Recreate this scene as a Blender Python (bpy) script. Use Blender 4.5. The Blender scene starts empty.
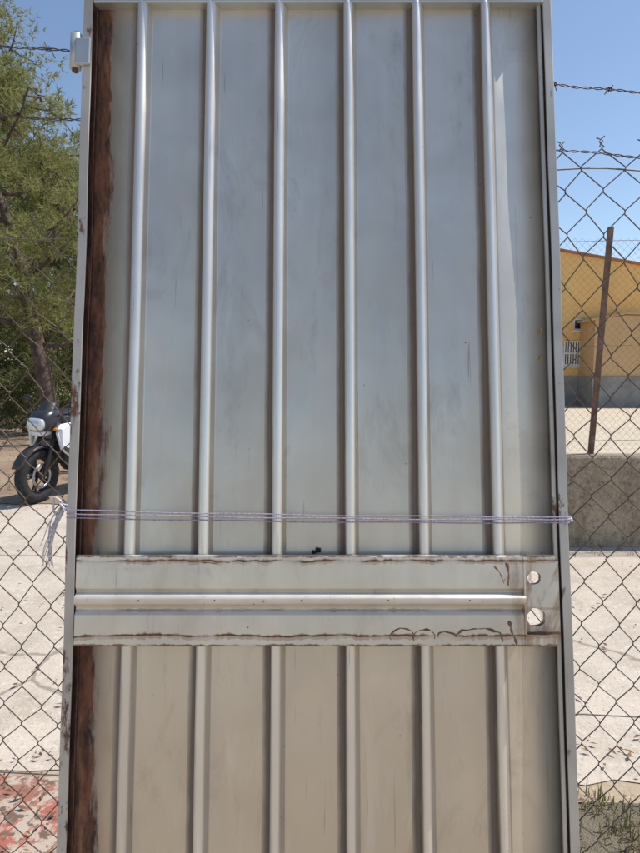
import bpy, bmesh, math, random
import numpy as np
from mathutils import Vector, Matrix, Euler, noise as mnoise
R=random.Random(7)
scene=bpy.context.scene
COL=scene.collection
# ------------------------------------------------------------------ helpers
def empty(name,parent=None,loc=(0,0,0)):
    e=bpy.data.objects.new(name,None); COL.objects.link(e); e.location=loc
    e.empty_display_size=0.1
    if parent: e.parent=parent
    return e
def mesh(name,verts,faces,mat=None,parent=None,smooth=False,loc=(0,0,0)):
    me=bpy.data.meshes.new(name); me.from_pydata([tuple(v) for v in verts],[],[tuple(f) for f in faces]); me.update()
    if mat: me.materials.append(mat)
    o=bpy.data.objects.new(name,me); COL.objects.link(o); o.location=loc
    if parent: o.parent=parent
    if smooth:
        for p in me.polygons: p.use_smooth=True
    return o
def bevel(o,w=0.003,seg=2):
    m=o.modifiers.new('b','BEVEL'); m.width=w; m.segments=seg; m.limit_method='ANGLE'; m.angle_limit=math.radians(35)
    return o
def box(name,x0,x1,y0,y1,z0,z1,mat,parent=None,bv=0):
    v=[(x,y,z) for x in (x0,x1) for y in (y0,y1) for z in (z0,z1)]
    f=[(0,1,3,2),(4,6,7,5),(0,4,5,1),(2,3,7,6),(0,2,6,4),(1,5,7,3)]
    o=mesh(name,v,f,mat,parent)
    if bv: bevel(o,bv)
    return o
def tubes(name,paths,mat,parent=None,sides=6,smooth=True,closed=False,flat=1.):
    V=[];F=[]
    for pts,r in paths:
        P=[Vector(p) for p in pts]; n=len(P)
        rs=r if hasattr(r,'__len__') else [r]*n
        b=len(V); ref=None
        for i in range(n):
            if closed: t=(P[(i+1)%n]-P[i-1])
            else: t=(P[min(i+1,n-1)]-P[max(i-1,0)])
            if t.length<1e-9: t=Vector((0,0,1))
            t.normalize()
            if ref is None:
                ref=Vector((0,1,0)) if abs(t.y)<.8 else Vector((1,0,0))
            a=(ref-t*ref.dot(t))
            if a.length<1e-4: a=t.orthogonal()
            a.normalize(); ref=a; c=t.cross(a)
            for k in range(sides):
                an=2*math.pi*k/sides
                V.append(P[i]+(a*math.cos(an)*flat+c*math.sin(an))*rs[i])
        for i in range(n if closed else n-1):
            j=(i+1)%n
            for k in range(sides):
                k2=(k+1)%sides
                F.append((b+i*sides+k,b+i*sides+k2,b+j*sides+k2,b+j*sides+k))
        if not closed:
            F.append(tuple(b+k for k in range(sides))[::-1]); F.append(tuple(b+(n-1)*sides+k for k in range(sides)))
    return mesh(name,V,F,mat,parent,smooth)
def extrude_x(name,prof,x0,x1,mat,parent=None,smooth=False,nx=1):
    n=len(prof);V=[];F=[]
    for i in range(nx+1):
        x=x0+(x1-x0)*i/nx
        V+=[(x,p[0],p[1]) for p in prof]
    for i in range(nx):
        for k in range(n):
            k2=(k+1)%n
            F.append((i*n+k,i*n+k2,(i+1)*n+k2,(i+1)*n+k))
    F.append(tuple(range(n))[::-1]); F.append(tuple(nx*n+k for k in range(n)))
    return mesh(name,V,F,mat,parent,smooth)
def loft(name,secs,mat,parent=None,sides=20,pw=2.6):
    V=[];F=[]
    for (x,zc,hw,hh) in secs:
        for k in range(sides):
            a=2*math.pi*k/sides; c,s=math.cos(a),math.sin(a)
            V.append((x,hw*math.copysign(abs(c)**(2/pw),c),zc+hh*math.copysign(abs(s)**(2/pw),s)))
    n=len(secs)
    for i in range(n-1):
        for k in range(sides):
            k2=(k+1)%sides
            F.append((i*sides+k,i*sides+k2,(i+1)*sides+k2,(i+1)*sides+k))
    F.append(tuple(range(sides))[::-1]); F.append(tuple((n-1)*sides+k for k in range(sides)))
    o=mesh(name,V,F,mat,parent,True)
    return o
class NT:
    def __init__(s,name):
        s.m=bpy.data.materials.new(name); s.m.use_nodes=True; s.t=s.m.node_tree
        s.b=s.t.nodes['Principled BSDF']; s.out=s.t.nodes['Material Output']
    def n(s,typ,props=None,**inp):
        nd=s.t.nodes.new(typ)
        for k,v in (props or {}).items(): setattr(nd,k,v)
        for k,v in inp.items():
            k=k.replace('_',' ')
            key=int(k[1:]) if k[0]=='i' and k[1:].isdigit() else k
            s.set(nd.inputs[key],v)
        return nd
    def set(s,sock,v):
        if isinstance(v,bpy.types.NodeSocket): s.t.links.new(v,sock)
        elif isinstance(v,bpy.types.Node): s.t.links.new(v.outputs[0],sock)
        else:
            if sock.type=='RGBA' and len(v)==3: v=(*v,1)
            sock.default_value=v
    def obj(s): return s.n('ShaderNodeTexCoord').outputs['Object']
    def noise(s,vec,scale,detail=4,rough=.55,dist=0):
        return s.n('ShaderNodeTexNoise',None,Vector=vec,Scale=scale,Detail=detail,Roughness=rough,Distortion=dist).outputs[0]
    def mapv(s,vec,sc): return s.n('ShaderNodeMapping',None,Vector=vec,Scale=sc).outputs[0]
    def ramp(s,f,a,b,lo=0.,hi=1.):
        return s.n('ShaderNodeMapRange',{'clamp':True},Value=f,i1=a,i2=b,i3=lo,i4=hi).outputs[0]
    def math(s,op,a,b=0.): return s.n('ShaderNodeMath',{'operation':op},i0=a,i1=b).outputs[0]
    def mix(s,f,a,b):
        nd=s.t.nodes.new('ShaderNodeMix'); nd.data_type='RGBA'
        s.set(nd.inputs[0],f); s.set(nd.inputs[6],a); s.set(nd.inputs[7],b); return nd.outputs[2]
    def xyz(s,vec):
        o=s.n('ShaderNodeSeparateXYZ',None,Vector=vec).outputs; return o[0],o[1],o[2]
    def fin(s,color=None,rough=None,metal=None,bump=None,bstr=.3,bdist=.01,**kw):
        if color is not None: s.set(s.b.inputs['Base Color'],color)
        if rough is not None: s.set(s.b.inputs['Roughness'],rough)
        if metal is not None: s.set(s.b.inputs['Metallic'],metal)
        if bump is not None:
            s.set(s.b.inputs['Normal'],s.n('ShaderNodeBump',None,Height=bump,Strength=bstr,Distance=bdist).outputs[0])
        for k,v in kw.items(): s.set(s.b.inputs[k.replace('_',' ')],v)
        return s.m
def simple(name,c1,c2=None,rough=.6,metal=0.,scale=8,bstr=.2,**kw):
    M=NT(name); v=M.obj(); f=M.noise(v,scale,2)
    c=M.mix(M.ramp(f,.35,.65),c1,c2 or tuple(x*.75 for x in c1))
    if bstr>=.2: return M.fin(c,M.ramp(f,.3,.7,rough*.85,min(1,rough*1.15)),metal,M.noise(v,scale*6,2),bstr,.003,**kw)
    return M.fin(c,M.ramp(f,.3,.7,rough*.85,min(1,rough*1.15)),metal,**kw)

# ------------------------------------------------------------------ camera maths used for sizes
PITCH=math.atan((426.5-370)/616)
def vpx(py):
    s=(426.5-py)/616; return (.784+1.132*s)/(.9965-.0837*s)
def upx(px,py,dep=0.):
    v=vpx(py); return (px-318)*(1.132+v*.0837-dep)/616
VB=-.612; VT=1.685; HW=.475
ribs=[-.355+.1394*i for i in range(6)]
vt,vb=vpx(553),vpx(643)
# ------------------------------------------------------------------ materials
def galv(name,tint,dark,rust_x=None,dust=True,rough=(.34,.52),rustamt=0,metal=.8,rail=False):
    M=NT(name); v=M.obj(); x,y,z=M.xyz(v)
    big=M.noise(v,4.5,3,.6,.4)
    streak=M.noise(M.mapv(v,(38,38,1.3)),1.0,3,.6)
    c=M.mix(M.ramp(big,.34,.66),dark,tint)
    c=M.mix(M.ramp(streak,.38,.68,0,.3),c,tuple(t*.76 for t in tint))
    mt=metal; r=M.ramp(M.noise(M.mapv(v,(14,14,5)),1,3,.65),.3,.7,rough[0],rough[1])
    if dust:
        dn=M.math('ADD',z,M.math('MULTIPLY',M.math('SUBTRACT',big,.5),.9))
        c=M.mix(M.ramp(dn,1.5,-.2,.22,.8),c,(.60,.51,.40))
    if dust or rail:
        st=M.noise(M.mapv(v,(9,9,3.5)),1,5,.72,1.)
        c=M.mix(M.ramp(st,.55,.74,0,.4),c,(.32,.265,.215))
        bl=M.noise(M.mapv(v,(17,17,3)),1,4,.7,.5)
        c=M.mix(M.ramp(bl,.57,.72,0,.3),c,(.78,.76,.70))
    if rust_x is not None:
        u=M.math('FRACT',M.math('DIVIDE',M.math('ADD',x,.355+.028+.0697*2),.1394))
        gw=M.math('ADD',u,M.math('MULTIPLY',M.math('SUBTRACT',M.noise(M.mapv(v,(9,9,4)),1,4,.7),.5),.10))
        g1=M.math('MULTIPLY',M.ramp(gw,-.02,.06),M.ramp(gw,.165,.115))
        c=M.mix(M.math('MULTIPLY',g1,.85),c,(.14,.10,.08))
        # crests painted paler: the ribs' bright highlight put into the colour
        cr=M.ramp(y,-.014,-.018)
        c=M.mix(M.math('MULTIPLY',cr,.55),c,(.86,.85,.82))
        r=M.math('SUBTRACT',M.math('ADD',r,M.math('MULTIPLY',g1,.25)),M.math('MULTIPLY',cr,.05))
        mt=M.math('MULTIPLY',M.ramp(g1,0,1,1,.45),metal)
    vo=M.n('ShaderNodeTexVoronoi',None,Vector=v,Scale=27.).outputs['Distance']
    spk=M.math('MULTIPLY',M.ramp(vo,.07,.035),M.ramp(streak,.50,.58))
    c=M.mix(M.math('MULTIPLY',spk,.7),c,(.12,.08,.06))
    sc=M.noise(M.mapv(v,(130,130,5)),1,2,.5)
    c=M.mix(M.ramp(sc,.69,.76,0,.45),c,(.2,.16,.135))
    if rust_x is not None:
        wn=M.noise(M.mapv(v,(26,26,5)),1,5,.7)
        wig=M.math('MULTIPLY',M.math('SUBTRACT',wn,.5),.075)
        wig2=M.math('MULTIPLY',M.math('SUBTRACT',M.noise(M.mapv(v,(6,6,2.2)),1,2,.5),.5),.045)
        low=M.ramp(z,.5,0,0,.018)
        xx=M.math('SUBTRACT',M.math('ADD',M.math('ADD',x,wig),wig2),low)
        rm=M.ramp(xx,rust_x+.005,rust_x-.004)
        rc=M.noise(M.mapv(v,(40,40,12)),1,5,.75)
        rcol=M.mix(M.ramp(rc,.38,.60),(.06,.033,.026),(.25,.10,.055))
        rcol=M.mix(M.ramp(wn,.51,.63,0,.85),rcol,(.40,.20,.11))
        c=M.mix(M.ramp(xx,rust_x+.08,rust_x,0,.65),c,(.36,.285,.235))
        c=M.mix(rm,c,rcol)
        mt=M.math('MULTIPLY',M.math('SUBTRACT',1.,rm),mt)
        r=M.mix(rm,r,(.9,.9,.9))
    if rustamt:
        rn=M.noise(M.mapv(v,(22,22,9)),1,5,.7)
        rm=M.ramp(rn,.72-rustamt,.78-rustamt)
        c=M.mix(rm,c,M.mix(rn,(.045,.025,.018),(.22,.09,.04)))
        mt=M.math('MULTIPLY',M.math('SUBTRACT',1.,rm),metal)
    if rail:
        def line(z0,amp,wd,col,st_,sc_=9.,lo=.46,hi=.54,seed=0.):
            vx=M.n('ShaderNodeCombineXYZ',None,X=x,Y=seed).outputs[0]
            w1=M.math('MULTIPLY',M.math('SUBTRACT',M.noise(vx,sc_,4,.65),.5),amp)
            wz=M.math('ADD',M.math('MULTIPLY',M.noise(vx,45.,3,.7),wd*2),-wd*.55)
            d=M.math('ABSOLUTE',M.math('SUBTRACT',M.math('SUBTRACT',z,z0),w1))
            m=M.math('MULTIPLY',M.ramp(M.math('SUBTRACT',d,wz),.0009,-.0004),M.ramp(M.noise(vx,11.,2),lo,hi,.15,1))
            return m,col,st_
        for m,col,st_ in (line(vt-.012,.020,.0095,(.36,.24,.16),.6,9,.42,.55,1.),line(vt-.011,.018,.0034,(.14,.068,.036),.95,9,.42,.5,1.),line(vt-.0015,.004,.0055,(.17,.09,.05),.9,7,.42,.5,2.),
                          line(vb+.019,.020,.0100,(.38,.25,.165),.6,8,.36,.5,3.),line(vb+.021,.017,.0034,(.13,.065,.037),.95,8,.38,.48,3.),line(vb+.002,.004,.0065,(.18,.10,.06),.9,7,.38,.48,5.),
                          line(vb+.066,.002,.005,(.28,.21,.16),.6,7,.4,.55,6.)):
            c=M.mix(M.math('MULTIPLY',m,st_),c,col)
        # rust patch round the lock end
        e=M.math('ADD',x,M.math('MULTIPLY',M.math('SUBTRACT',M.noise(v,22,4,.7),.5),.12))
        c=M.mix(M.math('MULTIPLY',M.ramp(e,.345,.40),M.ramp(st,.47,.58,.0,.75)),c,(.30,.18,.115))
    return M.fin(c,r,mt,M.noise(v,3.,1),.25,.02)
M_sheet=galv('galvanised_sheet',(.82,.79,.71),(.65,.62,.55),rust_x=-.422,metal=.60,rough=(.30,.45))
M_rail=galv('galvanised_rail',(.80,.745,.645),(.64,.585,.495),rough=(.36,.52),dust=False,metal=.50,rail=True)
M_frame=galv('galvanised_frame',(.62,.59,.54),(.44,.41,.37),dust=False,rustamt=.1,rough=(.45,.65),metal=.5)
M_framel=galv('galvanised_frame_rusty',(.64,.60,.545),(.46,.42,.375),dust=False,rustamt=.17,rough=(.5,.7),metal=.45)
M_hinge=galv('hinge_steel',(.58,.62,.63),(.42,.46,.47),dust=False,rough=(.35,.5),metal=.6)
M_weld=simple('rust_weld',(.30,.17,.105),(.15,.085,.055),.85,scale=60)
M_weldd=simple('rust_dark',(.14,.08,.055),(.07,.04,.03),.85,scale=60)
M_dark=simple('black_hole',(.02,.02,.02),rough=.8)
M_lichen=simple('lichen',(.45,.28,.06),rough=.9,scale=80)
M_wire=simple('rusty_wire',(.12,.085,.067),(.20,.155,.13),.65,.4,scale=14,bstr=.1)
M_wire2=simple('galvanised_wire',(.24,.215,.19),(.14,.11,.085),.6,.4,scale=14,bstr=.1)
M_barb=simple('barbed_wire_steel',(.14,.12,.11),(.07,.05,.045),.6,.6,scale=30,bstr=.1)
M_rope=simple('rope_nylon',(.50,.45,.58),(.28,.25,.36),.7,scale=200,bstr=.1)
M_ropew=simple('rope_frayed',(.72,.70,.72),(.5,.48,.54),.8,scale=100,bstr=.1)
M_post=simple('rusty_post',(.24,.14,.10),(.14,.075,.055),.8,scale=12)
def ground_mat(name,ca,cb,cc,sc=1.,bs=.5,bd=.02,speck=.4):
    M=NT(name); v=M.obj()
    c=M.mix(M.ramp(M.noise(v,.5*sc,3,.6),.35,.65),ca,cb)
    c=M.mix(M.ramp(M.noise(v,4*sc,3,.7),.5,.72,0,.7),c,cc)
    g=M.noise(v,60*sc,2,.7)
    c=M.mix(M.ramp(g,.55,.7,0,speck),c,tuple(t*.55 for t in cc))
    c=M.mix(M.ramp(g,.42,.32,0,speck),c,tuple(min(1,t*1.5) for t in ca))
    return M.fin(c,.95,0.,g,bs,bd) if bs else M.fin(c,.95,0.)
M_ground=ground_mat('dry_earth',(.45,.36,.26),(.37,.29,.20),(.26,.19,.13),bs=0)
M_sand=ground_mat('sandy_lot',(.58,.50,.38),(.52,.44,.33),(.40,.33,.24))
M_litter=ground_mat('forest_litter',(.24,.165,.11),(.36,.27,.18),(.14,.095,.06),2)
M_verge=ground_mat('verge_dirt',(.32,.265,.19),(.24,.21,.14),(.13,.11,.075),3,.8,.03)
def concrete_mat():
    M=NT('concrete_paving'); v=M.obj()
    c=M.mix(M.ramp(M.noise(v,.7,4,.6),.3,.7),(.59,.515,.43),(.48,.415,.34))
    c=M.mix(M.ramp(M.noise(v,3.2,5,.7),.46,.7,0,.65),c,(.35,.295,.23))
    vo=M.n('ShaderNodeTexVoronoi',{'feature':'DISTANCE_TO_EDGE'},Vector=M.n('ShaderNodeMix',{'data_type':'VECTOR'},i0=.25,i4=v,i5=M.n('ShaderNodeTexNoise',None,Vector=v,Scale=1.6,Detail=4.).outputs[1]).outputs[1],Scale=.65).outputs[0]
    crack=M.ramp(vo,.009,.002)
    c=M.mix(M.math('MULTIPLY',crack,.6),c,(.14,.11,.08))
    g=M.noise(v,70,2,.7)
    c=M.mix(M.ramp(g,.56,.72,0,.5),c,(.18,.15,.115))
    g2=M.noise(v,26,3,.7)
    c=M.mix(M.ramp(g2,.56,.68,0,.5),c,(.70,.635,.54))
    return M.fin(c,.92,0.,M.math('SUBTRACT',g,crack),.4,.012)
M_conc=concrete_mat()
def redpaint():
    M=NT('red_paint_peeling'); v=M.obj()
    n=M.noise(v,9,6,.75,.6)
    c=M.mix(M.ramp(M.noise(v,4,4),.35,.65),(.40,.11,.08),(.30,.13,.095))
    c=M.mix(M.ramp(n,.47,.53),c,(.44,.365,.29))
    c=M.mix(M.ramp(M.noise(v,24,5,.7),.52,.60),c,(.15,.10,.07))
    return M.fin(c,.9,0.,n,.5,.01)
M_red=redpaint()
def wallmat():
    M=NT('weathered_concrete'); v=M.obj(); x,y,z=M.xyz(v)
    c=M.mix(M.ramp(M.noise(v,2,5,.6),.35,.65),(.45,.36,.26),(.31,.245,.175))
    c=M.mix(M.ramp(M.noise(M.mapv(v,(7,7,1.2)),1,5,.7),.5,.7,0,.7),c,(.15,.13,.10))
    n=M.noise(v,34,4,.75)
    c=M.mix(M.ramp(n,.52,.66,0,.6),c,(.54,.46,.35))
    c=M.mix(M.ramp(n,.45,.36,0,.7),c,(.12,.10,.08))
    return M.fin(c,.95,0.,n,.8,.02)
M_wall=wallmat()
def ochre(name,a,b):
    M=NT(name); v=M.obj()
    c=M.mix(M.ramp(M.noise(v,.6,4,.6),.35,.65),a,b)
    c=M.mix(M.ramp(M.noise(M.mapv(v,(2.5,2.5,.35)),1,4,.7),.52,.75,0,.35),c,tuple(t*.6 for t in b))
    return M.fin(c,.9,0.)
M_ochre=ochre('ochre_render',(.82,.53,.20),(.76,.48,.18))
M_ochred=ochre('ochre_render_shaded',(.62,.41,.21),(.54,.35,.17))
M_plinth=simple('grey_plinth',(.30,.295,.28),rough=.9,scale=2)
M_tile=simple('terracotta_tile',(.42,.17,.08),(.30,.11,.06),.85,scale=3)
M_glass=simple('window_glass',(.03,.035,.04),rough=.1,scale=2,bstr=0)
M_white=simple('white_paint',(.8,.8,.78),(.7,.7,.68),.5,scale=5,bstr=0)
def leafmat(name,a,b,c3,tr=.35):
    M=NT(name); v=M.obj(); n=M.noise(v,1.6,2,.7)
    c=M.mix(M.ramp(n,.38,.6),a,b)
    c=M.mix(M.ramp(n,.58,.68,0,.7),c,c3)
    d=M.n('ShaderNodeBsdfDiffuse',None,Color=c); t=M.n('ShaderNodeBsdfTranslucent',None,Color=c)
    m1=M.n('ShaderNodeMixShader',None,i0=tr,i1=d.outputs[0],i2=t.outputs[0])
    M.t.links.new(m1.outputs[0],M.out.inputs[0]); return M.m
M_needle=leafmat('pine_needles',(.22,.235,.09),(.30,.30,.125),(.37,.345,.18),.45)
M_shrub=leafmat('shrub_leaves',(.12,.14,.06),(.17,.18,.08),(.24,.215,.11))
M_straw=leafmat('dry_grass',(.34,.27,.14),(.24,.2,.1),(.13,.15,.06))
M_dleaf=simple('dead_leaves',(.26,.15,.08),(.12,.07,.04),.9,scale=20,bstr=.1)
M_bark=simple('pine_bark',(.13,.09,.07),(.06,.042,.034),.95,scale=9,bstr=.8)
M_tyre=simple('tyre_rubber',(.022,.022,.023),rough=.85,scale=30)
M_blk=simple('black_plastic',(.025,.025,.028),rough=.45,scale=10,bstr=.05)
M_mwhite=simple('white_bodywork',(.72,.74,.77),(.68,.70,.74),.25,scale=3,bstr=0.)
M_blue=simple('dark_bodywork',(.03,.033,.045),rough=.3,scale=3,bstr=0.)
M_chrome=simple('motor_metal',(.45,.45,.46),rough=.3,metal=.9,scale=10,bstr=.05)
M_lens=simple('headlight_lens',(.75,.8,.85),rough=.12,metal=.4,scale=3,bstr=0.)
M_amber=simple('amber_lens',(.7,.25,.03),rough=.2,scale=3,bstr=0.)

# ------------------------------------------------------------------ camera & light
cam=bpy.data.cameras.new('camera'); co=bpy.data.objects.new('camera',cam); COL.objects.link(co)
cam.sensor_fit='VERTICAL'; cam.sensor_height=36; cam.lens=26; cam.clip_start=.05; cam.clip_end=3000
co.location=(0,0,1.5); co.rotation_euler=(math.pi/2-PITCH,0,0)
scene.camera=co
EL,AZ=math.radians(60),math.radians(75.6)
w=bpy.data.worlds.new('World'); scene.world=w; w.use_nodes=True
nt=w.node_tree; bg=nt.nodes['Background']; sky=nt.nodes.new('ShaderNodeTexSky'); sky.sky_type='NISHITA'
sky.sun_disc=False; sky.sun_elevation=EL; sky.sun_rotation=AZ; sky.air_density=1.0; sky.dust_density=.35; sky.ozone_density=1.0
nt.links.new(sky.outputs[0],bg.inputs[0]); bg.inputs[1].default_value=.15
sd=bpy.data.lights.new('sun','SUN'); so=bpy.data.objects.new('sun',sd); COL.objects.link(so)
sd.energy=5; sd.angle=math.radians(.53); sd.color=(1,.95,.87)
sv=Vector((math.sin(AZ)*math.cos(EL),math.cos(AZ)*math.cos(EL),math.sin(EL)))
so.rotation_euler=(-sv).to_track_quat('-Z','Y').to_euler(); so.location=(3,6,12)
scene.view_settings.view_transform='Standard'; scene.view_settings.look='None'; scene.view_settings.exposure=0

# ------------------------------------------------------------------ sheet gate
gate=empty('sheet_metal_gate')
cp,sp_=math.cos(PITCH),math.sin(PITCH)
def cam2w(yc,zc): return Vector((0,yc*sp_+zc*cp,1.5+yc*cp-zc*sp_))
g0=cam2w(-.784,1.132); g1=cam2w(.882,1.272)
lean=math.atan2((g1-g0).y,(g1-g0).z)
gate.location=(-.004,g0.y,g0.z); gate.rotation_euler=(-lean,0,0)
def rib(xc):
    prof=[(-.0165,0),(-.0145,-.001),(-.0130,-.004),(-.0117,-.0135),(-.0105,-.0180),(-.0085,-.0203),(-.005,-.0214),(-.001,-.0212),(.003,-.0198),(.0065,-.0170),(.0095,-.0130),(.0120,-.0080),(.0138,-.0035),(.0155,-.0009),(.0175,0)]
    return [(xc+a,b) for a,b in prof]
prof=[(-HW+.004,0)]
for r_ in ribs: prof+=rib(r_)
prof+=[(HW-.004,0)]
zs=[VB+.01+(VT-.02-VB)*i/80 for i in range(81)]
V=[];F=[];n=len(prof)
def warp(x,z): return .0009*math.sin(x*5+z*2.1)+.0009*math.sin(z*4.3+x*3)
for side,th in ((0,0),(1,.0012)):
    for z in zs:
        for (x,y) in prof: V.append((x,y+th+warp(x,z),z))
off=n*len(zs)
for i in range(len(zs)-1):
    for k in range(n-1):
        a=i*n+k; F.append((a,a+1,a+n+1,a+n)); b=a+off; F.append((b,b+n,b+n+1,b+1))
for k in range(n-1):
    F.append((k,k+off,k+1+off,k+1)); a=(len(zs)-1)*n+k; F.append((a,a+1,a+1+off,a+off))
for i in range(len(zs)-1):
    a=i*n; F.append((a,a+n,a+n+off,a+off)); a=i*n+n-1; F.append((a,a+off,a+n+off,a+n))
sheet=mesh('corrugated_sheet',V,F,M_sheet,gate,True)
hv1,hv2=vpx(577),vpx(616)
hu1,hu2=upx(532,577),upx(534,616)
def cyl(name,x,z,r,y0,y1,mat,parent,sides=32):
    V=[(x+r*math.cos(2*math.pi*k/sides)*(1+.06*math.sin(k*.9)),yy,z+r*math.sin(2*math.pi*k/sides)*(1+.06*math.sin(k*.7))) for yy in (y0,y1) for k in range(sides)]
    F=[tuple(range(sides)),tuple(range(sides,2*sides))[::-1]]+[(k,k+sides,(k+1)%sides+sides,(k+1)%sides) for k in range(sides)]
    return mesh(name,V,F,mat,parent)
def boolcut(o,cutters):
    for c in cutters:
        m=o.modifiers.new('bo','BOOLEAN'); m.operation='DIFFERENCE'; m.object=c; m.solver='EXACT'
    bpy.context.view_layer.update()
    dg=bpy.context.evaluated_depsgraph_get(); me=bpy.data.meshes.new_from_object(o.evaluated_get(dg))
    o.modifiers.clear(); o.data=me
plate=box('lock_plate',upx(500,600),upx(557,600),-.0125,-.0105,vpx(640),vpx(558),M_rail,gate)
c1=cyl('c1',hu1,hv1,.0125,-.05,.05,M_dark,gate); c2=cyl('c2',hu2,hv2,.0175,-.05,.05,M_dark,gate)
for o in (c1,c2,sheet,plate):
    bmm=bmesh.new(); bmm.from_mesh(o.data); bmesh.ops.recalc_face_normals(bmm,faces=bmm.faces); bmm.to_mesh(o.data); bmm.free()
boolcut(plate,[c1,c2]); boolcut(sheet,[c1,c2])
for c in (c1,c2): bpy.data.objects.remove(c)
def extrude_z(name,prof,z0,z1,mat,parent,nz=1,wob=0):
    n=len(prof);V=[];F=[]
    for i in range(nz+1):
        z=z0+(z1-z0)*i/nz; w_=wob*math.sin(z*7)+wob*.6*math.sin(z*17+1)
        V+=[(p[0]+w_,p[1]+w_*.6,z) for p in prof]
    for i in range(nz):
        for k in range(n):
            k2=(k+1)%n; F.append((i*n+k,i*n+k2,(i+1)*n+k2,(i+1)*n+k))
    F.append(tuple(range(n))[::-1]); F.append(tuple(nz*n+k for k in range(n)))
    o=mesh(name,V,F,mat,parent); bevel(o,.0012,2); return o
FD=-.0165
extrude_z('frame_left',[(-HW,FD),(-HW+.018,FD),(-HW+.018,FD+.0035),(-HW+.004,FD+.0035),(-HW+.004,.03),(-HW,.03)],VB,VT,M_framel,gate,30,.0009)
extrude_z('frame_left_return',[(-HW+.0225,-.006),(-HW+.025,-.006),(-HW+.025,-.0022),(-HW+.0225,-.0022)],VB+.02,VT-.02,M_weldd,gate,30,.001)
extrude_z('frame_right',[(HW,FD),(HW,.03),(HW-.004,.03),(HW-.004,FD+.0035),(HW-.017,FD+.0035),(HW-.017,FD)],VB,VT,M_frame,gate,30,.0009)
extrude_z('frame_right_lip',[(HW-.027,-.0105),(HW-.0195,-.0105),(HW-.0195,-.0045),(HW-.027,-.0045)],VB+.02,VT-.02,M_frame,gate,30,.0006)
box('frame_top',-HW+.0185,HW-.0175,-.0205,.026,VT-.036,VT+.004,M_hinge,gate,.003)
box('frame_bottom',-HW+.0185,HW-.0175,-.0205,.026,VB,VB+.04,M_frame,gate,.003)
rp=[(-.0225,vb),(-.029,vb+.0015),(-.030,vb+.004),(-.030,vb+.058),(-.0285,vb+.061),(-.0235,vb+.066),(-.0232,vb+.069),(-.0265,vb+.0735),(-.034,vb+.0785),(-.0365,vb+.082),(-.0365,vb+.089),(-.034,vb+.0925),(-.0245,vb+.098),(-.0238,vb+.101),(-.0285,vb+.106),(-.030,vb+.109),(-.030,vt-.004),(-.029,vt-.0015),(-.0225,vt)]
uL=upx(75,600)*.975; uR=upx(526,600)*.975; uE=upx(557,600)*.975
rail=extrude_x('lock_rail',rp+[(-.0225,vt-.002),(-.0225,vb+.002)],uL,uR,M_rail,gate,False,60)
for v_ in rail.data.vertices:   # small dents along the lips
    x,y,z=v_.co
    if z<vb+.03: v_.co.z+=.0012*mnoise.noise(Vector((x*14,1,0))); v_.co.y+=.0010*mnoise.noise(Vector((x*18,5,0)))
    if z>vt-.02: v_.co.z+=.0010*mnoise.noise(Vector((x*13,9,0))); v_.co.y+=.0008*mnoise.noise(Vector((x*16,7,0)))
m=rail.modifiers.new('b','BEVEL'); m.width=.0015; m.segments=2; m.limit_method='ANGLE'; m.angle_limit=.5
box('lock_rail_tab_top',uR+.0005,uE,-.029,-.0225,vt-.015,vt-.0005,M_rail,gate,.001)
box('lock_rail_tab_bottom',uR+.0005,uE,-.029,-.0225,vb+.0005,vb+.021,M_rail,gate,.001)
box('lock_rail_end_strap',uR-.0035,uR+.0002,-.0325,-.0135,vb+.004,vt-.004,M_rail,gate,.001)
def wob_line(pts,amp,seed,r,dep=-.0303,step=.004):
    out=[];rs=[]
    for (a,b) in zip(pts[:-1],pts[1:]):
        L=math.hypot(b[0]-a[0],b[1]-a[1]); k=max(2,int(L/step))
        for i in range(k):
            t=i/k; x=a[0]+(b[0]-a[0])*t; z=a[1]+(b[1]-a[1])*t
            q=mnoise.noise(Vector((x*22,z*22,seed)))*amp+mnoise.noise(Vector((x*80,z*60,seed+5)))*amp*.35
            out.append((x,dep,z+q)); rs.append(r*(.25+2.2*abs(mnoise.noise(Vector((x*70,z*70,seed+9))))+.1))
    out.append((pts[-1][0],dep,pts[-1][1])); rs.append(r*.5)
    return (out,rs)
def pp(x,y): return (upx(x,y)*.975,vpx(y)-.001)
L=[]
L.append(wob_line([pp(108,560),pp(170,557),pp(230,560)],.004,2,.0013))
for cx,cy,rx,ry in ((402,632,12,7),(424,633,11,7),(447,632,9,5)):
    arc=[pp(cx+rx*math.cos(a),cy-ry*math.sin(a)) for a in [math.radians(q) for q in range(205,-25,-18)]]
    L.append(wob_line(arc,.005,cx,.0016,step=.003))
L.append(wob_line([pp(456,631),pp(462,626),pp(485,624),pp(500,629),pp(503,637)],.004,8,.0017))
L.append(wob_line([pp(494,562),pp(500,569),pp(504,580)],.004,9,.0018))
L.append(wob_line([pp(507,560),pp(509,572),pp(508,582)],.004,10,.0030))
L.append(wob_line([pp(509,616),pp(512,628),pp(517,640)],.004,11,.0034))
tubes('weld_residue',L,M_weld,gate,6,flat=.2)
def dome(x,z,r,y): 
    V=[];F=[];s=10;rings=3
    for i in range(rings):
        a=i/rings*math.pi/2
        for k in range(s):
            rr_=r*(1+.25*math.sin(k*2.3+x*50))
            V.append((x+rr_*math.cos(a)*math.cos(2*math.pi*k/s),y-r*.4*math.sin(a),z+rr_*math.cos(a)*math.sin(2*math.pi*k/s)))
    V.append((x,y-r*.4,z))
    for i in range(rings-1):
        for k in range(s): F.append((i*s+k,i*s+(k+1)%s,(i+1)*s+(k+1)%s,(i+1)*s+k))
    for k in range(s): F.append(((rings-1)*s+k,(rings-1)*s+(k+1)%s,rings*s))
    return V,F
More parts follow.
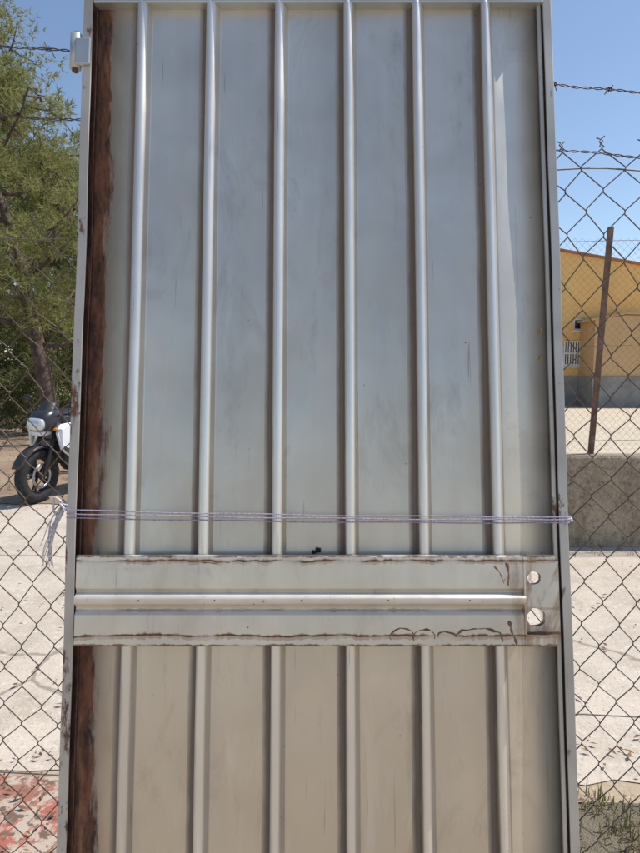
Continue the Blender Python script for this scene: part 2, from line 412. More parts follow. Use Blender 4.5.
def domes(name,lst,mat):
    V=[];F=[]
    for a in lst:
        v,f=dome(*a); b=len(V); V+=v; F+=[tuple(i+b for i in q) for q in f]
    return mesh(name,V,F,mat,gate,True)
domes('rail_rivets',[(x,vb+.0855,.0018,-.0364) for x in (-.33,-.19,-.03,.13,.28)],M_weldd)
domes('sheet_notch',[(upx(318,547),vpx(550),.0055,-.003),(upx(314,549),vpx(552),.004,-.003)],M_dark)
domes('lichen_spots',[(HW-.036,vpx(330),.003,-.0025),(HW-.040,vpx(333),.0022,-.0025),(HW-.038,vpx(357),.0035,-.0025),(HW-.042,vpx(360),.002,-.0025)],M_lichen)
def hinge(v,tag):
    x=-HW-.016
    tubes('hinge_barrel'+tag,[([(x,-.012,v-.036),(x,-.012,v+.036)],.0115)],M_hinge,gate,16)
    tubes('hinge_pin'+tag,[([(x,-.012,v-.042),(x,-.012,v-.0365),(x,-.012,v+.0365),(x,-.012,v+.041)],.0065)],M_weldd,gate,12)
    box('hinge_leaf'+tag,x+.003,-HW+.017,-.0245,-.0178,v-.034,v+.022,M_hinge,gate,.002)
    box('hinge_lug'+tag,-HW-.010,-HW-.001,-.017,-.002,v-.028,v+.022,M_hinge,gate,.002)
hinge(vpx(56),'_top'); hinge(-.35,'_bottom')

# ------------------------------------------------------------------ rope
gm=Matrix.Translation(gate.location)@Matrix.Rotation(-lean,4,'X')
def G(x,y,z): return gm@Vector((x,y,z))
rope=empty('tied_rope')
FY=1.372
def twist(pts,r,turn=.011,name='s'):
    P_=[Vector(p) for p in pts]; res=[]
    for a,b in zip(P_[:-1],P_[1:]):
        k=max(1,int((b-a).length/.0026))
        for i in range(k): res.append(a.lerp(b,i/k))
    res.append(P_[-1])
    for _ in range(3):
        res=[res[0]]+[(res[i-1]+res[i]*2+res[i+1])/4 for i in range(1,len(res)-1)]+[res[-1]]
    out=[]
    for ph in (0,math.pi):
        q=[];s=0
        for i,p in enumerate(res):
            t=(res[min(i+1,len(res)-1)]-res[max(i-1,0)])
            if t.length<1e-9: t=Vector((1,0,0))
            t.normalize(); a=t.cross(Vector((.1,.3,1))).normalized(); c=t.cross(a)
            if i: s+=(p-res[i-1]).length
            an=s/turn*2*math.pi+ph
            q.append(p+(a*math.cos(an)+c*math.sin(an))*r*.5)
        out.append((q,r*.68))
    return out
S=[]
for pl,pr,d in ((509.5,516.5,-.0245),(513.0,519,-.0260),(517,522,-.0245)):
    vl,vr=vpx(pl),vpx(pr); pts=[]
    pts.append(G(-HW-.004,.05,vl+.004)); pts.append(G(-HW-.004,-.01,vl))
    pts.append(G(-HW+.001,FD-.003,vl))
    for i in range(1,24):
        t=i/24; x=-HW+2*HW*t
        pts.append(G(x,d+.002*math.sin(math.pi*t),vl+(vr-vl)*t-.003*math.sin(math.pi*t)+.0008*math.sin(t*19+pl)))
    pts.append(G(HW-.001,FD-.003,vr)); pts.append(G(HW+.004,-.01,vr)); pts.append(G(HW+.004,.05,vr+.004))
    S+=twist(pts,.0012,.009)
tubes('rope_strands',S,M_rope,rope,5)
K=[]
def knot(c,r,rt,n=3):
    o=[]
    for k in range(n):
        ax=Vector((R.uniform(-1,1),R.uniform(-1,1),R.uniform(-1,1))).normalized(); a=ax.orthogonal().normalized(); b=ax.cross(a)
        o+=twist([c+(a*math.cos(q)+b*math.sin(q))*r*(1+.2*math.sin(q*2+k)) for q in np.linspace(0,6.4,14)],rt)
    return o
kl=G(-HW-.007,-.012,vpx(506)); kr=G(HW+.004,-.010,vpx(519))
K+=knot(kl,.009,.0020,4)+knot(kr,.006,.0015,2)
K+=twist([kl,kl+Vector((-.008,-.005,.015)),kl+Vector((-.02,.0,.018)),kl+Vector((-.022,0,-.01)),kl+Vector((-.012,0,-.02))],.0020)
for s_,kk in ((-1,kl),(1,kr)):
    K+=twist([kk,kk+Vector((s_*.004,.04,0)),Vector((kk.x+s_*.01,FY+.008,kk.z+.01)),Vector((kk.x+s_*.02,FY-.004,kk.z-.01)),kk+Vector((0,.03,-.006))],.0018)
tubes('rope_knots',K,M_ropew,rope,5)
T=[]
for i in range(15):
    a=kl+Vector((R.uniform(-.006,.002),R.uniform(-.006,.004),0)); e=kl+Vector((R.uniform(-.042,-.024),R.uniform(-.02,.012),-R.uniform(.07,.125)))
    pts=[a.lerp(e,t)+Vector((.006*math.sin(t*5+i)*t-.008*math.sin(t*math.pi),.003*math.sin(t*9+i),.004*math.sin(t*7+i*2))) for t in np.linspace(0,1,12)]
    T.append((pts,[.0014*(1-.6*t) for t in np.linspace(0,1,12)]))
tubes('rope_frayed_end',T,M_ropew,rope,4)

# ------------------------------------------------------------------ chain link fences
def chainlink(name,x0,x1,yf,zb,zt,w_,h_,r,mat,parent,dist=.01,sides=5,spikes=True,seed=0,bulge=.02,two=True,gap=None):
    paths=[]; nc=int((x1-x0)/w_)
    def D(x,z):
        return (dist*mnoise.noise(Vector((x*3,z*3,seed)))+dist*.5*mnoise.noise(Vector((x*11,z*9,seed+3))),
                bulge*mnoise.noise(Vector((x*1.7,z*1.4,seed+11))),
                dist*mnoise.noise(Vector((x*3,z*3,seed+20)))+dist*.5*mnoise.noise(Vector((x*10,z*9,seed+23))))
    for i in range(nc):
        xc=x0+(i+.5)*w_; pts=[]
        if gap and gap[0]<xc<gap[1]: continue
        nr=int((zt(xc)-zb)/(h_/2)); top_=zt(xc)
        for j in range(nr+1):
            z=top_-j*h_/2; s=1 if (i+j)%2==0 else -1
            for e in ((-1,1) if two else (0,)):
                if j==0 and e==-1: continue
                zz=z-e*.0035
                xx=xc+s*(w_/2)
                y=yf(xx)+ s*r*1.1*(-e if two else 1)
                dx,dy,dz=D(xx,z); pts.append((xx+dx,y+dy,zz+dz))
        if spikes:
            s0=1 if i%2==0 else -1
            p0=pts[0]; h=.026+.012*mnoise.noise(Vector((i//2*3.3,seed,0))); ln=.02*mnoise.noise(Vector((i//2*5.1,seed,8)))
            q=[(p0[0]+ln*t+s0*(-.003+.010*t*t)+.003*math.cos(t*11+(0 if s0>0 else 3.1)),p0[1]+.003*math.sin(t*11+(0 if s0>0 else 3.1)),p0[2]+h*t) for t in (1,.8,.6,.4,.2)]
            pts=q+pts
        paths.append((pts,r))
    return tubes(name,paths,mat,parent,sides,True)
fence=empty('chain_link_fence')
top=lambda x: 1.90+.075*max(-1,min(1,x/.6))+.010*math.sin(x*5)
chainlink('mesh_fabric',-3.2,3.2,lambda x:FY,.04,top,.041,.096,.00135,M_wire,fence,.020,5,True,2,.022,True,(-.42,.44))
LW=[]
for base,seed in ((-.012,1),(-1.25,3),(-1.82,4)):
    pts=[]
    for i in range(130):
        x=-3.2+6.4*i/129; pts.append((x,FY+.006,top(x)-.03+base+.01*mnoise.noise(Vector((x*1.5,seed,0)))))
    LW.append((pts,.0017))
tubes('line_wires',LW,M_wire2,fence,6)
def lpost(x,y,wd,t,z0,z1,par,lx=0):
    pr=[(0,0),(wd,0),(wd,t),(t,t),(t,wd),(0,wd)]
    V=[(x+a+(lx if z>1 else 0),y+b,z) for z in (z0,z1) for a,b in pr]; F=[(0,1,2,3,4,5),(6,7,8,9,10,11)]+[(k,(k+1)%6,(k+1)%6+6,k+6) for k in range(6)]
    mesh('post',V,F,M_post,par)
for px_ in (-1.75,1.75,-3.2,3.2): lpost(px_,FY+.02,.045,.004,-.3,2.45,fence)
bw=empty('barbed_wire')
def barbed(z0,z1,y,seed,r=.0012):
    A=[];B=[];X=np.arange(-3.2,3.2,.006)
    f=lambda x:(x,y+.006*math.sin(x*3+seed),z0+(z1-z0)*(x+.62)/1.24+.014*mnoise.noise(Vector((x*2.2,seed,0)))+.005*mnoise.noise(Vector((x*9,seed,3))))
    for ph,Lst in ((0,A),(math.pi,B)):
        for x in X:
            p=f(x); a=x/.05*2*math.pi+ph; Lst.append((p[0],p[1]+.0019*math.cos(a),p[2]+.0019*math.sin(a)))
    out=[(A,r),(B,r)]
    x=-3.15+seed*.031
    while x<3.15:
        p=Vector(f(x)); 
        coil=[p+Vector((q*.0012-.004,.0042*math.cos(q*1.9),.0042*math.sin(q*1.9))) for q in np.linspace(0,6.5,16)]
        a=R.uniform(0,6.28)
        e1=coil[0]+Vector((-.006,.006*math.cos(a),.015*math.sin(a)+.004)); e2=coil[-1]+Vector((.006,-.008*math.cos(a),-.014*math.sin(a)-.003))
        out.append(([e1]+coil+[e2],.0010))
        a2=a+1.5
        out.append(([p+Vector((-.004,.008*math.cos(a2),.015*math.sin(a2))),p,p+Vector((.004,-.008*math.cos(a2),-.015*math.sin(a2)))],.0010))
        x+=R.uniform(.10,.125)
    return out
YB=1.425
BW=barbed(2.205,2.125,YB,1)+barbed(2.06,1.985,YB,4)[:2]+barbed(2.43,2.335,YB,7)
tubes('barbed_strands',BW,M_barb,bw,5)

# ------------------------------------------------------------------ ground
def sheetpoly(name,x0,x1,y0,y1,z,mat,edge=.0,seed=0,step=.12):
    nx=max(2,int((x1-x0)/step)); V=[];F=[]
    for i in range(nx+1):
        x=x0+(x1-x0)*i/nx
        e0=edge*(mnoise.noise(Vector((x*1.5,seed,0)))+.4*mnoise.noise(Vector((x*7,seed,2))))
        e1=edge*(mnoise.noise(Vector((x*1.5,seed,9)))+.4*mnoise.noise(Vector((x*7,seed,12))))
        V+=[(x,y0+e0,z),(x,y1+e1,z)]
    for i in range(nx): F.append((2*i,2*i+2,2*i+3,2*i+1))
    return mesh(name,V,F,mat)
S_=900
mesh('ground',[(-S_,-S_,0),(S_,-S_,0),(S_,S_,0),(-S_,S_,0)],[(0,1,2,3)],M_ground)
sheetpoly('concrete_pavement',-30,30,2.15,7.2,.004,M_conc,.10,3)
sheetpoly('sandy_yard',.8,40,5.2,27,.008,M_sand,0,4)
sheetpoly('forest_floor',-40,-.4,6.75,30,.012,M_litter,.35,5)
sheetpoly('painted_strip',-14,-.35,1.2,2.15,.008,M_red,.05,6)
sheetpoly('verge',-.3,14,.6,2.02,.008,M_verge,.08,7)
def grass(name,areas,mat,seed=1,h=(.05,.16),wd=.003):
    rr=random.Random(seed); V=[];F=[]
    for (x0,x1,y0,y1,n,b) in areas:
        for _ in range(n):
            cx,cy=rr.uniform(x0,x1),rr.uniform(y0,y1)
            for k in range(b):
                a=rr.uniform(0,6.28); H=rr.uniform(*h); ln=H*rr.uniform(.1,.8); x=cx+rr.gauss(0,.02); y=cy+rr.gauss(0,.02)
                dx,dy=math.cos(a),math.sin(a); px_,py_=-dy*wd,dx*wd; i=len(V)
                V+=[(x-px_,y-py_,0),(x+px_,y+py_,0),(x+dx*ln*.4+px_*.8,y+dy*ln*.4+py_*.8,H*.6),(x+dx*ln*.4-px_*.8,y+dy*ln*.4-py_*.8,H*.6),(x+dx*ln,y+dy*ln,H)]
                F+=[(i,i+1,i+2,i+3),(i+3,i+2,i+4)]
    return mesh(name,V,F,mat)
grass('dry_grass',[(.45,3,1.5,2.05,420,10),(-6,-2.5,6.8,9.5,120,10),(.9,12,4.85,5.08,120,9),(-12,-3,9,13,200,12)],M_straw,3,(.02,.07),.0022)
def leaves(name,areas,mat,seed=1,s=(.008,.022)):
    rr=random.Random(seed);V=[];F=[]
    for (x0,x1,y0,y1,n) in areas:
        for _ in range(n):
            x,y=rr.uniform(x0,x1),rr.uniform(y0,y1);a=rr.uniform(0,6.28);q=rr.uniform(*s);z=.013+rr.uniform(.001,.006);i=len(V)
            c,s2=math.cos(a)*q,math.sin(a)*q
            V+=[(x-c,y-s2,z),(x+s2*.4,y-c*.4,z+q*rr.uniform(.1,.5)),(x+c,y+s2,z+q*rr.uniform(0,.5)),(x-s2*.4,y+c*.4,z+q*rr.uniform(0,.4))]
            F.append((i,i+1,i+2,i+3))
    return mesh(name,V,F,mat)
leaves('leaf_litter',[(-2.5,-.4,1.4,2.3,520),(-3,-.5,2.2,5,200),(.4,3,1.5,2.4,300),(.4,4,2.2,5,200),(-9,-1.5,6.4,11,1600)],M_dleaf,5)

# ------------------------------------------------------------------ low wall with fence
wall=empty('low_concrete_wall')
WX0=.4
V=[];F=[]
nx=60
for i in range(nx+1):
    x=WX0+i*(14-WX0)/nx
    for (y,z) in ((5.1,-.2),(5.1,.765),(5.115,.785),(5.285,.785),(5.3,.765),(5.3,-.2)):
        V.append((x+.0,y+.006*mnoise.noise(Vector((x*2,z*3,1))),z+(.007*mnoise.noise(Vector((x*3,y,5))) if z>0 else 0)))
for i in range(nx):
    for k in range(5): F.append((i*6+k,(i+1)*6+k,(i+1)*6+k+1,i*6+k+1))
F.append(tuple(range(6))); F.append(tuple(nx*6+k for k in range(6))[::-1])
mesh('wall_body',V,F,M_wall,wall)
rf=empty('boundary_fence')
chainlink('mesh_fabric',WX0,9,lambda x:5.2,.80,lambda x:2.58,.031,.062,.0011,M_wire2,rf,.01,3,False,8,.03,False)
for x in (.43,2.29,4.7,7.1): lpost(x,5.215,.038,.006,.6,2.68,rf,.10)
tubes('line_wires',[([(WX0+i*.3,5.205,z+.008*math.sin(i)) for i in range(30)],.002) for z in (.9,1.7,2.56)],M_wire2,rf,5)

# ------------------------------------------------------------------ ochre building
bld=empty('ochre_building')
def facade(name,x0,x1,z0,z1,y,ops,mat,parent,depth=.18):
    xs=sorted({x0,x1,*[o[0] for o in ops],*[o[1] for o in ops]}); zs_=sorted({z0,z1,*[o[2] for o in ops],*[o[3] for o in ops]})
    V=[];F=[]
    def q(*p):
        i=len(V); V.extend(p); F.append((i,i+1,i+2,i+3))
    for a,b in zip(xs[:-1],xs[1:]):
        for c,d in zip(zs_[:-1],zs_[1:]):
            if any(o[0]<=a and b<=o[1] and o[2]<=c and d<=o[3] for o in ops): continue
            q((a,y,c),(b,y,c),(b,y,d),(a,y,d))
    for (a,b,c,d) in ops:
        q((a,y,c),(a,y,d),(a,y+depth,d),(a,y+depth,c)); q((b,y,c),(b,y+depth,c),(b,y+depth,d),(b,y,d))
        q((a,y,c),(a,y+depth,c),(b,y+depth,c),(b,y,c)); q((a,y,d),(b,y,d),(b,y+depth,d),(a,y+depth,d))
    return mesh(name,V,F,mat,parent)
BY=26.
def bx(px): return (px-320)/616*BY
def bz(py): return 1.5+(370-py)/616*BY
w1=(bx(561),bx(584),bz(366),bz(341)); w2=(bx(571),bx(582),bz(331),bz(319)); 
zpl=1.25
ops=[w1,w2,(7.2,8.2,w1[2],w1[3])]
XA,XB=5.2,24.; apx=8.5
facade('front_wall',XA,XB,zpl,4.0,BY,ops,M_ochre,bld)
slope=(bz(257)-bz(276))/(bx(640)-bx(557)); 
apz=bz(257)+slope*(bx(557)-apx)
zl=apz-slope*(apx-XA); zr=max(4.01,apz-slope*(XB-apx))
V=[(XA,BY,4.0),(XB,BY,4.0),(XB,BY,zr),(apx,BY,apz),(XA,BY,zl)]
mesh('gable_wall',V,[(0,1,2,3,4)],M_ochre,bld)
mesh('side_walls',[(XA,BY,0),(XA,BY+14,0),(XA,BY+14,zl),(XA,BY,zl),(XB,BY,0),(XB,BY+14,0),(XB,BY+14,zr),(XB,BY,zr)],[(0,1,2,3),(4,7,6,5)],M_ochre,bld)
o=mesh('roof',[(XA-.4,BY-.12,zl-.08),(apx,BY-.12,apz),(XB+.4,BY-.12,zr-.08),(XB+.4,BY+14,zr-.08),(apx,BY+14,apz),(XA-.4,BY+14,zl-.08)],[(0,1,4,5),(1,2,3,4)],M_tile,bld)
sm=o.modifiers.new('s','SOLIDIFY'); sm.thickness=.10; sm.offset=1
box('plinth',XA-.05,XB+.05,BY-.08,BY+.2,-.1,zpl,M_plinth,bld)
for i,(a,b,c,d) in enumerate(ops):
    box(f'glass_{i}',a,b,BY+.12,BY+.14,c,d,M_glass,bld)
    fr=.07
    box(f'sill_{i}',a-.08,b+.08,BY-.06,BY+.1,c-.07,c-.003,M_white,bld)
    for (p,q_,r_,s_) in ((a,a+fr,c,d),(b-fr,b,c,d),(a+fr,b-fr,c,c+fr),(a+fr,b-fr,d-fr,d)): box(f'frame_{i}',p,q_,BY+.06,BY+.118,r_,s_,M_white,bld)
    if i!=1:
        n=9
        for k in range(n):
            x=a+(b-a)*(k+.5)/n; box(f'grille_{i}_{k}',x-.028,x+.028,BY-.05,BY-.02,c,d,M_white,bld)
        for z in (c+.05,(c+d)/2,d-.05): box(f'grille_bar_{i}',a,b,BY-.075,BY-.052,z-.025,z+.025,M_white,bld)
AY=24.6
def az_(py): return 1.5+(370-py)/616*AY
def axx(px): return (px-320)/616*AY
a0=axx(592); a1=22.
V=[(a0,AY,zpl),(a1,AY,zpl),(a1,AY,az_(322)),(a0+1.2,AY,az_(316)),(a0,AY,az_(320)),(a0,BY-.02,zpl),(a0,BY-.02,az_(320)),(a1,BY-.02,zpl),(a1,BY-.02,az_(322))]
mesh('annex_walls',V,[(0,1,2,3,4),(0,4,6,5),(1,7,8,2)],M_ochred,bld)
box('annex_plinth',a0-.04,a1+.04,AY-.06,BY-.1,-.1,zpl-.002,M_plinth,bld)
o=mesh('annex_roof',[(a0-.2,AY-.1,az_(321)-.02),(a0+1.2,AY-.1,az_(316)+.03),(a1+.2,AY-.1,az_(322)),(a1+.2,BY-.13,az_(322)),(a0+1.2,BY-.13,az_(316)+.03),(a0-.2,BY-.13,az_(321)-.02)],[(0,1,4,5),(1,2,3,4)],M_ochred,bld)
sm=o.modifiers.new('s','SOLIDIFY'); sm.thickness=.07; sm.offset=1

# ------------------------------------------------------------------ trees
def pine(name,seed,H,lean_,crown_r,zc0,nl=16,ncl=70,base=.17,tuft=60,mat=None,blade=(.10,.20),bw_=.012,nb=5):
    rr=random.Random(seed); root=empty(name)
    tr=[];n=12;pts=[]
    for i in range(n+1):
        t=i/n; pts.append(Vector((lean_[0]*t**1.2+.25*mnoise.noise(Vector((t*3,seed,0))),lean_[1]*t+.25*mnoise.noise(Vector((t*3,seed,7))),H*.93*t-.1)))
    tr.append((pts,[base*(1-.85*i/n)+.01 for i in range(n+1)]))
    cl=[]
    for k in range(nl):
        t=zc0+(1-zc0)*(k+rr.random())/nl; t=min(t,.98); i=int(t*n); p=pts[i].lerp(pts[min(n,i+1)],t*n-i)
        a=k*2.4+rr.uniform(-.4,.4); L_=crown_r*(1-.55*max(0,(t-zc0)/(1-zc0))**1.3)*rr.uniform(.7,1.1)
        d=Vector((math.cos(a),math.sin(a),rr.uniform(.05,.45)))
        q=[p+d*L_*s+Vector((0,0,.25*L_*s*s-.12*L_*math.sin(s*3)))+Vector((mnoise.noise(Vector((s*3,k,seed))),mnoise.noise(Vector((s*3,k,seed+4))),0))*.35*s for s in np.linspace(0,1,7)]
        tr.append((q,[base*.38*(1-.85*s)*(1-.4*t)+.006 for s in np.linspace(0,1,7)]))
        for s in (3,4,5,6):
            for m_ in range(2):
                c=q[s]+Vector((rr.gauss(0,.35),rr.gauss(0,.35),rr.gauss(.05,.25)))*min(1.2,crown_r*.4)
                tr.append(([q[s],q[s].lerp(c,.5)+Vector((0,0,-.05)),c],[.022,.014,.006])); cl.append((c,rr.uniform(.22,.55)*crown_r/2.6))
    tubes('trunk_and_limbs',tr,M_bark,root,6)
    rs=np.random.RandomState(seed); VV=[]
    for c,r in cl:
        m_=int(tuft*(r/.45)**2)+4
        d=rs.normal(size=(m_,3)); d/=np.linalg.norm(d,axis=1)[:,None]; rad=r*rs.uniform(.25,1,size=(m_,1))**.6
        cen=np.array(c)+d*rad*np.array([1.15,1.15,.62])
        for bnum in range(nb):
            dd=d*.6+rs.normal(size=(m_,3))*.6+np.array([0,0,.25]); dd/=np.linalg.norm(dd,axis=1)[:,None]
            L_=rs.uniform(blade[0],blade[1],size=(m_,1)); side=np.cross(dd,rs.normal(size=(m_,3))); side/=np.linalg.norm(side,axis=1)[:,None]
            tri=np.stack([cen-side*bw_,cen+side*bw_,cen+dd*L_],axis=1); VV.append(tri.reshape(-1,3))
    A=np.concatenate(VV); nt_=len(A)//3
    me=bpy.data.meshes.new('needles'); me.vertices.add(len(A)); me.vertices.foreach_set('co',A.ravel())
    me.loops.add(nt_*3); me.loops.foreach_set('vertex_index',np.arange(nt_*3)); me.polygons.add(nt_)
    me.polygons.foreach_set('loop_start',np.arange(nt_)*3); me.polygons.foreach_set('loop_total',np.full(nt_,3)); me.update(); me.validate()
    me.materials.append(mat or M_needle)
    o=bpy.data.objects.new('needle_crown',me); COL.objects.link(o); o.parent=root
    return root
def dup(root,loc,rot=0,sc=1,name=None):
    e=empty(name or root.name.split('.')[0],None,loc); e.rotation_euler=(0,0,rot); e.scale=(sc,)*3
    for c in root.children:
        k=bpy.data.objects.new(c.name.split('.')[0],c.data); COL.objects.link(k); k.parent=e
    return e
p1=pine('pine_tree',11,7.9,(-1.7,.3),2.3,.27,20,tuft=80); p1.location=(-5.2,12.2,0)
p2=pine('pine_tree',23,12.5,(-.5,.6),3.3,.22,20,tuft=48); p2.location=(-9.3,15.5,0)
p3=pine('pine_tree',31,8.3,(.5,.2),2.8,.18,18,tuft=60); p3.location=(-7.9,18,0)
dup(p2,(-13.,21,0),1.3,1.05); dup(p3,(-15,17,0),.6,1.2); dup(p3,(-11.,25,0),2.,1.3); dup(p3,(-8.4,23,0),4.2,1.15)
dup(p3,(-6.5,-1.,0),1.,1.0)  # unseen pine behind the camera, added as a dark reflection for the gate
sh=pine('undergrowth_shrub',41,1.7,(0,0),1.35,.05,12,60,.05,60,M_shrub,(.06,.13),.018,4); sh.location=(-6.9,14.5,0)
for i,(x,y,s) in enumerate(((-8.8,16,1.2),(-10.5,18.5,1.5),(-6.4,18,1.3),(-12,15,1.3),(-8,22,1.8),(-11,25,2.),(-6,24,1.7))): dup(sh,(x,y,0),i*1.3,s)
rs=np.random.RandomState(5); A=[]
for _ in range(260):
    a=rs.uniform(-1.35,1.35); d=rs.uniform(85,120); c=np.array([math.sin(a)*d,math.cos(a)*d,rs.uniform(.5,3.2)]); r=rs.uniform(1.5,3.2)
    m_=110; dd=rs.normal(size=(m_,3)); dd/=np.linalg.norm(dd,axis=1)[:,None]; cen=c+dd*r*rs.uniform(.4,1,size=(m_,1))
    s1=rs.normal(size=(m_,3))*.45; s2=rs.normal(size=(m_,3))*.45; A.append(np.stack([cen,cen+s1,cen+s2],1).reshape(-1,3))
A=np.concatenate(A); mesh('distant_trees',A.tolist(),[(3*i,3*i+1,3*i+2) for i in range(len(A)//3)],M_shrub)

# ------------------------------------------------------------------ motorcycle (local +x forward)
mc=empty('parked_motorcycle')
def ring(R_,r_,cx,cz,n=40,y=0.): return ([(cx+R_*math.cos(2*math.pi*k/n),y,cz+R_*math.sin(2*math.pi*k/n)) for k in range(n)],r_)
def wheel(cx,cz,tag,tw):
    o=tubes('tyre'+tag,[ring(.25,.062,cx,cz,48)],M_tyre,mc,14,True,True); 
    for v in o.data.vertices: v.co.y*=tw
    tubes('rim'+tag,[ring(.198,.012,cx,cz,48,.03),ring(.198,.012,cx,cz,48,-.03),ring(.192,.014,cx,cz,48,0)],M_blk,mc,8,True,True)
    sp=[]
    for k in range(5):
        a=2*math.pi*k/5
        for da in (-.13,.13): sp.append(([(cx+.03*math.cos(a),0,cz+.03*math.sin(a)),(cx+.19*math.cos(a+da),0,cz+.19*math.sin(a+da))],[.016,.010]))
    sp.append(([(cx,-.09,cz),(cx,.09,cz)],.03)); tubes('spokes'+tag,sp,M_blk,mc,8)
    tubes('brake_disc'+tag,[ring(.12,.011,cx,cz,36,.06),ring(.135,.010,cx,cz,36,.06)],M_chrome,mc,4,True,True)
wheel(.70,.31,'_front',1.0); wheel(-.68,.31,'_rear',1.25)
tubes('fork',[([(.70,s*.095,.31),(.60,s*.095,.60),(.51,s*.095,.86)],[.028,.027,.021]) for s in (-1,1)]+[([(.57,-.1,.70),(.57,.1,.70)],.018),([(.51,-.1,.86),(.51,.1,.86)],.02)],M_blk,mc,10)
V=[];F=[]
for i in range(15):
    a=math.radians(20+i*9.5)
    for j,(yy,rr_) in enumerate(((-.075,.32),(-.055,.338),(0,.346),(.055,.338),(.075,.32))): V.append((.70+rr_*math.cos(a),yy,.31+rr_*math.sin(a)))
for i in range(14):
    for j in range(4): F.append((i*5+j,i*5+j+1,(i+1)*5+j+1,(i+1)*5+j))
o=mesh('front_fender',V,F,M_blk,mc,True); o.modifiers.new('s','SOLIDIFY').thickness=.006
loft('headlight_cowl',[(.48,.93,.13,.13),(.58,.93,.15,.145),(.67,.91,.135,.12),(.735,.885,.10,.085),(.755,.875,.07,.06)],M_blue,mc,24,2.8)
loft('headlight',[(.70,.895,.115,.082),(.75,.888,.105,.07),(.772,.88,.07,.045)],M_lens,mc,20,3.2)
loft('cowl_chin',[(.60,.80,.10,.045),(.70,.79,.095,.04),(.75,.80,.05,.02)],M_mwhite,mc,16)
V=[];F=[]
for i in range(6):
    t=i/5
    for j in range(9):
        s=(j-4)/4; V.append((.70-.16*t-.06*s*s,s*(.13-.045*t*t),.985+.17*t-.02*s*s))
for i in range(5):
    for j in range(8): F.append((i*9+j,i*9+j+1,(i+1)*9+j+1,(i+1)*9+j))
o=mesh('windscreen',V,F,M_blk,mc,True); o.modifiers.new('s','SOLIDIFY').thickness=.004
loft('indicator_l',[(.62,.84,.001,.001),(.63,.84,.03,.02),(.66,.84,.02,.014)],M_amber,mc,12).location=(0,.19,0)
loft('indicator_r',[(.62,.84,.001,.001),(.63,.84,.03,.02),(.66,.84,.02,.014)],M_amber,mc,12).location=(0,-.19,0)
tubes('handlebar',[([(.44,-.36,1.0),(.50,-.28,1.015),(.54,-.18,.99),(.52,0,.97),(.54,.18,.99),(.50,.28,1.015),(.44,.36,1.0)],.013),([(.44,-.37,1.0),(.49,-.25,1.015)],.019),([(.44,.37,1.0),(.49,.25,1.015)],.019)]+[([(.50,s*.24,1.02),(.52,s*.27,1.1),(.50,s*.30,1.14)],.006) for s in (-1,1)]+[([(.53,s*.23,1.01),(.55,s*.31,1.0),(.52,s*.37,1.0)],.006) for s in (-1,1)]+[([(.55,s*.05,.85),(.62,s*.18,.84)],.009) for s in (-1,1)],M_blk,mc,8)
for s in (-1,1):
    o=loft('mirror',[(-.02,0,.03,.02),(.0,0,.065,.035),(.02,0,.055,.03)],M_blk,mc,14); o.location=(.50,s*.31,1.155)
loft('fuel_tank',[(-.05,.82,.07,.06),(.02,.87,.12,.10),(.15,.90,.155,.135),(.28,.90,.16,.14),(.38,.89,.13,.12),(.46,.88,.07,.08)],M_blue,mc,24,2.4)
for s in (-1,1):
    V=[(.50,s*.13,.88),(.60,s*.19,.80),(.55,s*.215,.60),(.36,s*.20,.48),(.25,s*.19,.60),(.22,s*.18,.80),(.35,s*.18,.90)]
    o=mesh('side_fairing',V,[tuple(range(7))],M_mwhite,mc); sm=o.modifiers.new('s','SOLIDIFY'); sm.thickness=.035; bevel(o,.01,3)
    V=[(.53,s*.222,.64),(.50,s*.228,.58),(.36,s*.222,.50),(.30,s*.21,.58),(.42,s*.222,.60)]
    o=mesh('fairing_decal',V,[tuple(range(5))],M_blue,mc); sm=o.modifiers.new('s','SOLIDIFY'); sm.thickness=.012
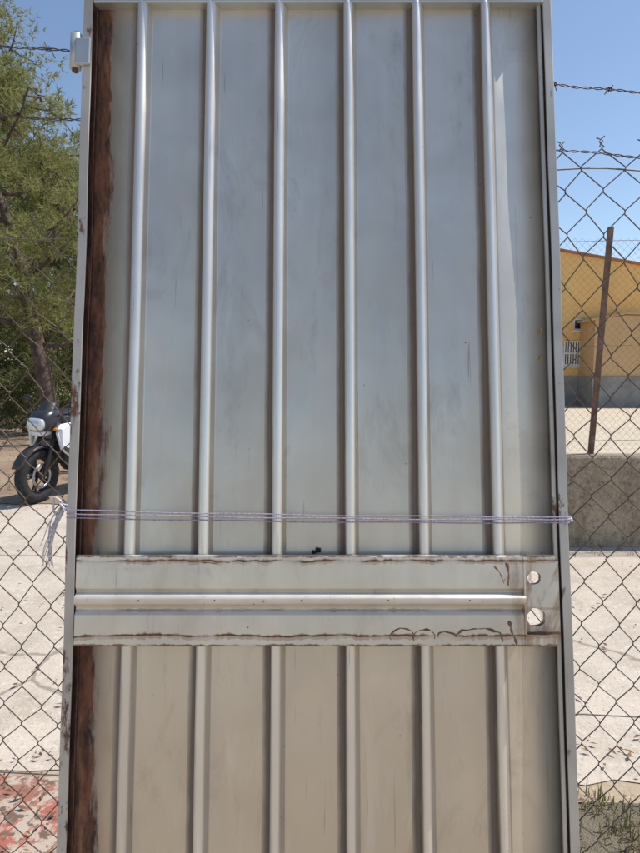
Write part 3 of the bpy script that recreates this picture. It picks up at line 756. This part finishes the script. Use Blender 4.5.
loft('seat',[(-.70,.93,.06,.025),(-.60,.93,.10,.04),(-.42,.90,.12,.045),(-.30,.84,.13,.05),(-.12,.82,.13,.05),(-.02,.84,.08,.05)],M_blk,mc,20)
loft('tail_fairing',[(-.90,.93,.03,.03),(-.80,.91,.075,.05),(-.60,.86,.11,.06),(-.35,.79,.12,.06),(-.10,.76,.10,.05)],M_mwhite,mc,20)
loft('tail_light',[(-.93,.93,.03,.015),(-.90,.93,.045,.022),(-.87,.93,.05,.025)],M_amber,mc,12)
loft('engine_block',[(-.22,.42,.10,.12),(-.15,.42,.15,.15),(.08,.42,.16,.16),(.18,.43,.13,.14),(.24,.44,.09,.10)],M_blk,mc,20,4)
loft('cylinder_head',[(.02,.66,.11,.09),(.12,.66,.12,.11),(.24,.63,.10,.10)],M_chrome,mc,16,4)
tubes('frame',[([(.48,s*.04,.84),(.20,s*.11,.66),(-.15,s*.13,.52),(-.22,s*.12,.36)],.02) for s in (-1,1)]+[([(-.10,s*.10,.72),(-.45,s*.09,.80),(-.78,s*.05,.88)],.013) for s in (-1,1)]+[([(-.20,s*.11,.38),(-.45,s*.11,.35),(-.68,s*.10,.31)],.022) for s in (-1,1)],M_blk,mc,8)
tubes('exhaust',[([(.24,-.06,.58),(.34,-.08,.42),(.25,-.09,.26),(0,-.12,.22),(-.3,-.17,.28),(-.45,-.19,.34)],.02),([(-.40,-.19,.32),(-.46,-.195,.35),(-.80,-.20,.47),(-.84,-.20,.485)],[.03,.052,.052,.035])],M_chrome,mc,14)
loft('radiator',[(.30,.52,.13,.13),(.33,.52,.13,.13)],M_blk,mc,12,6)
loft('rear_fender',[(-.98,.62,.06,.03),(-.93,.72,.075,.05),(-.84,.83,.08,.05)],M_blk,mc,12)
tubes('side_stand',[([(-.12,.12,.26),(-.06,.26,.02),(-.02,.30,.012)],.012)],M_blk,mc,8)
hd=Vector((-.30,-.95)); ang=math.atan2(hd.y,hd.x)
mc.rotation_euler=(math.radians(-3),0,ang)
fw=Vector((math.cos(ang),math.sin(ang)))
ax_=Vector((-3.19,6.85)); mc.location=(ax_.x-fw.x*.70,ax_.y-fw.y*.70,.01)
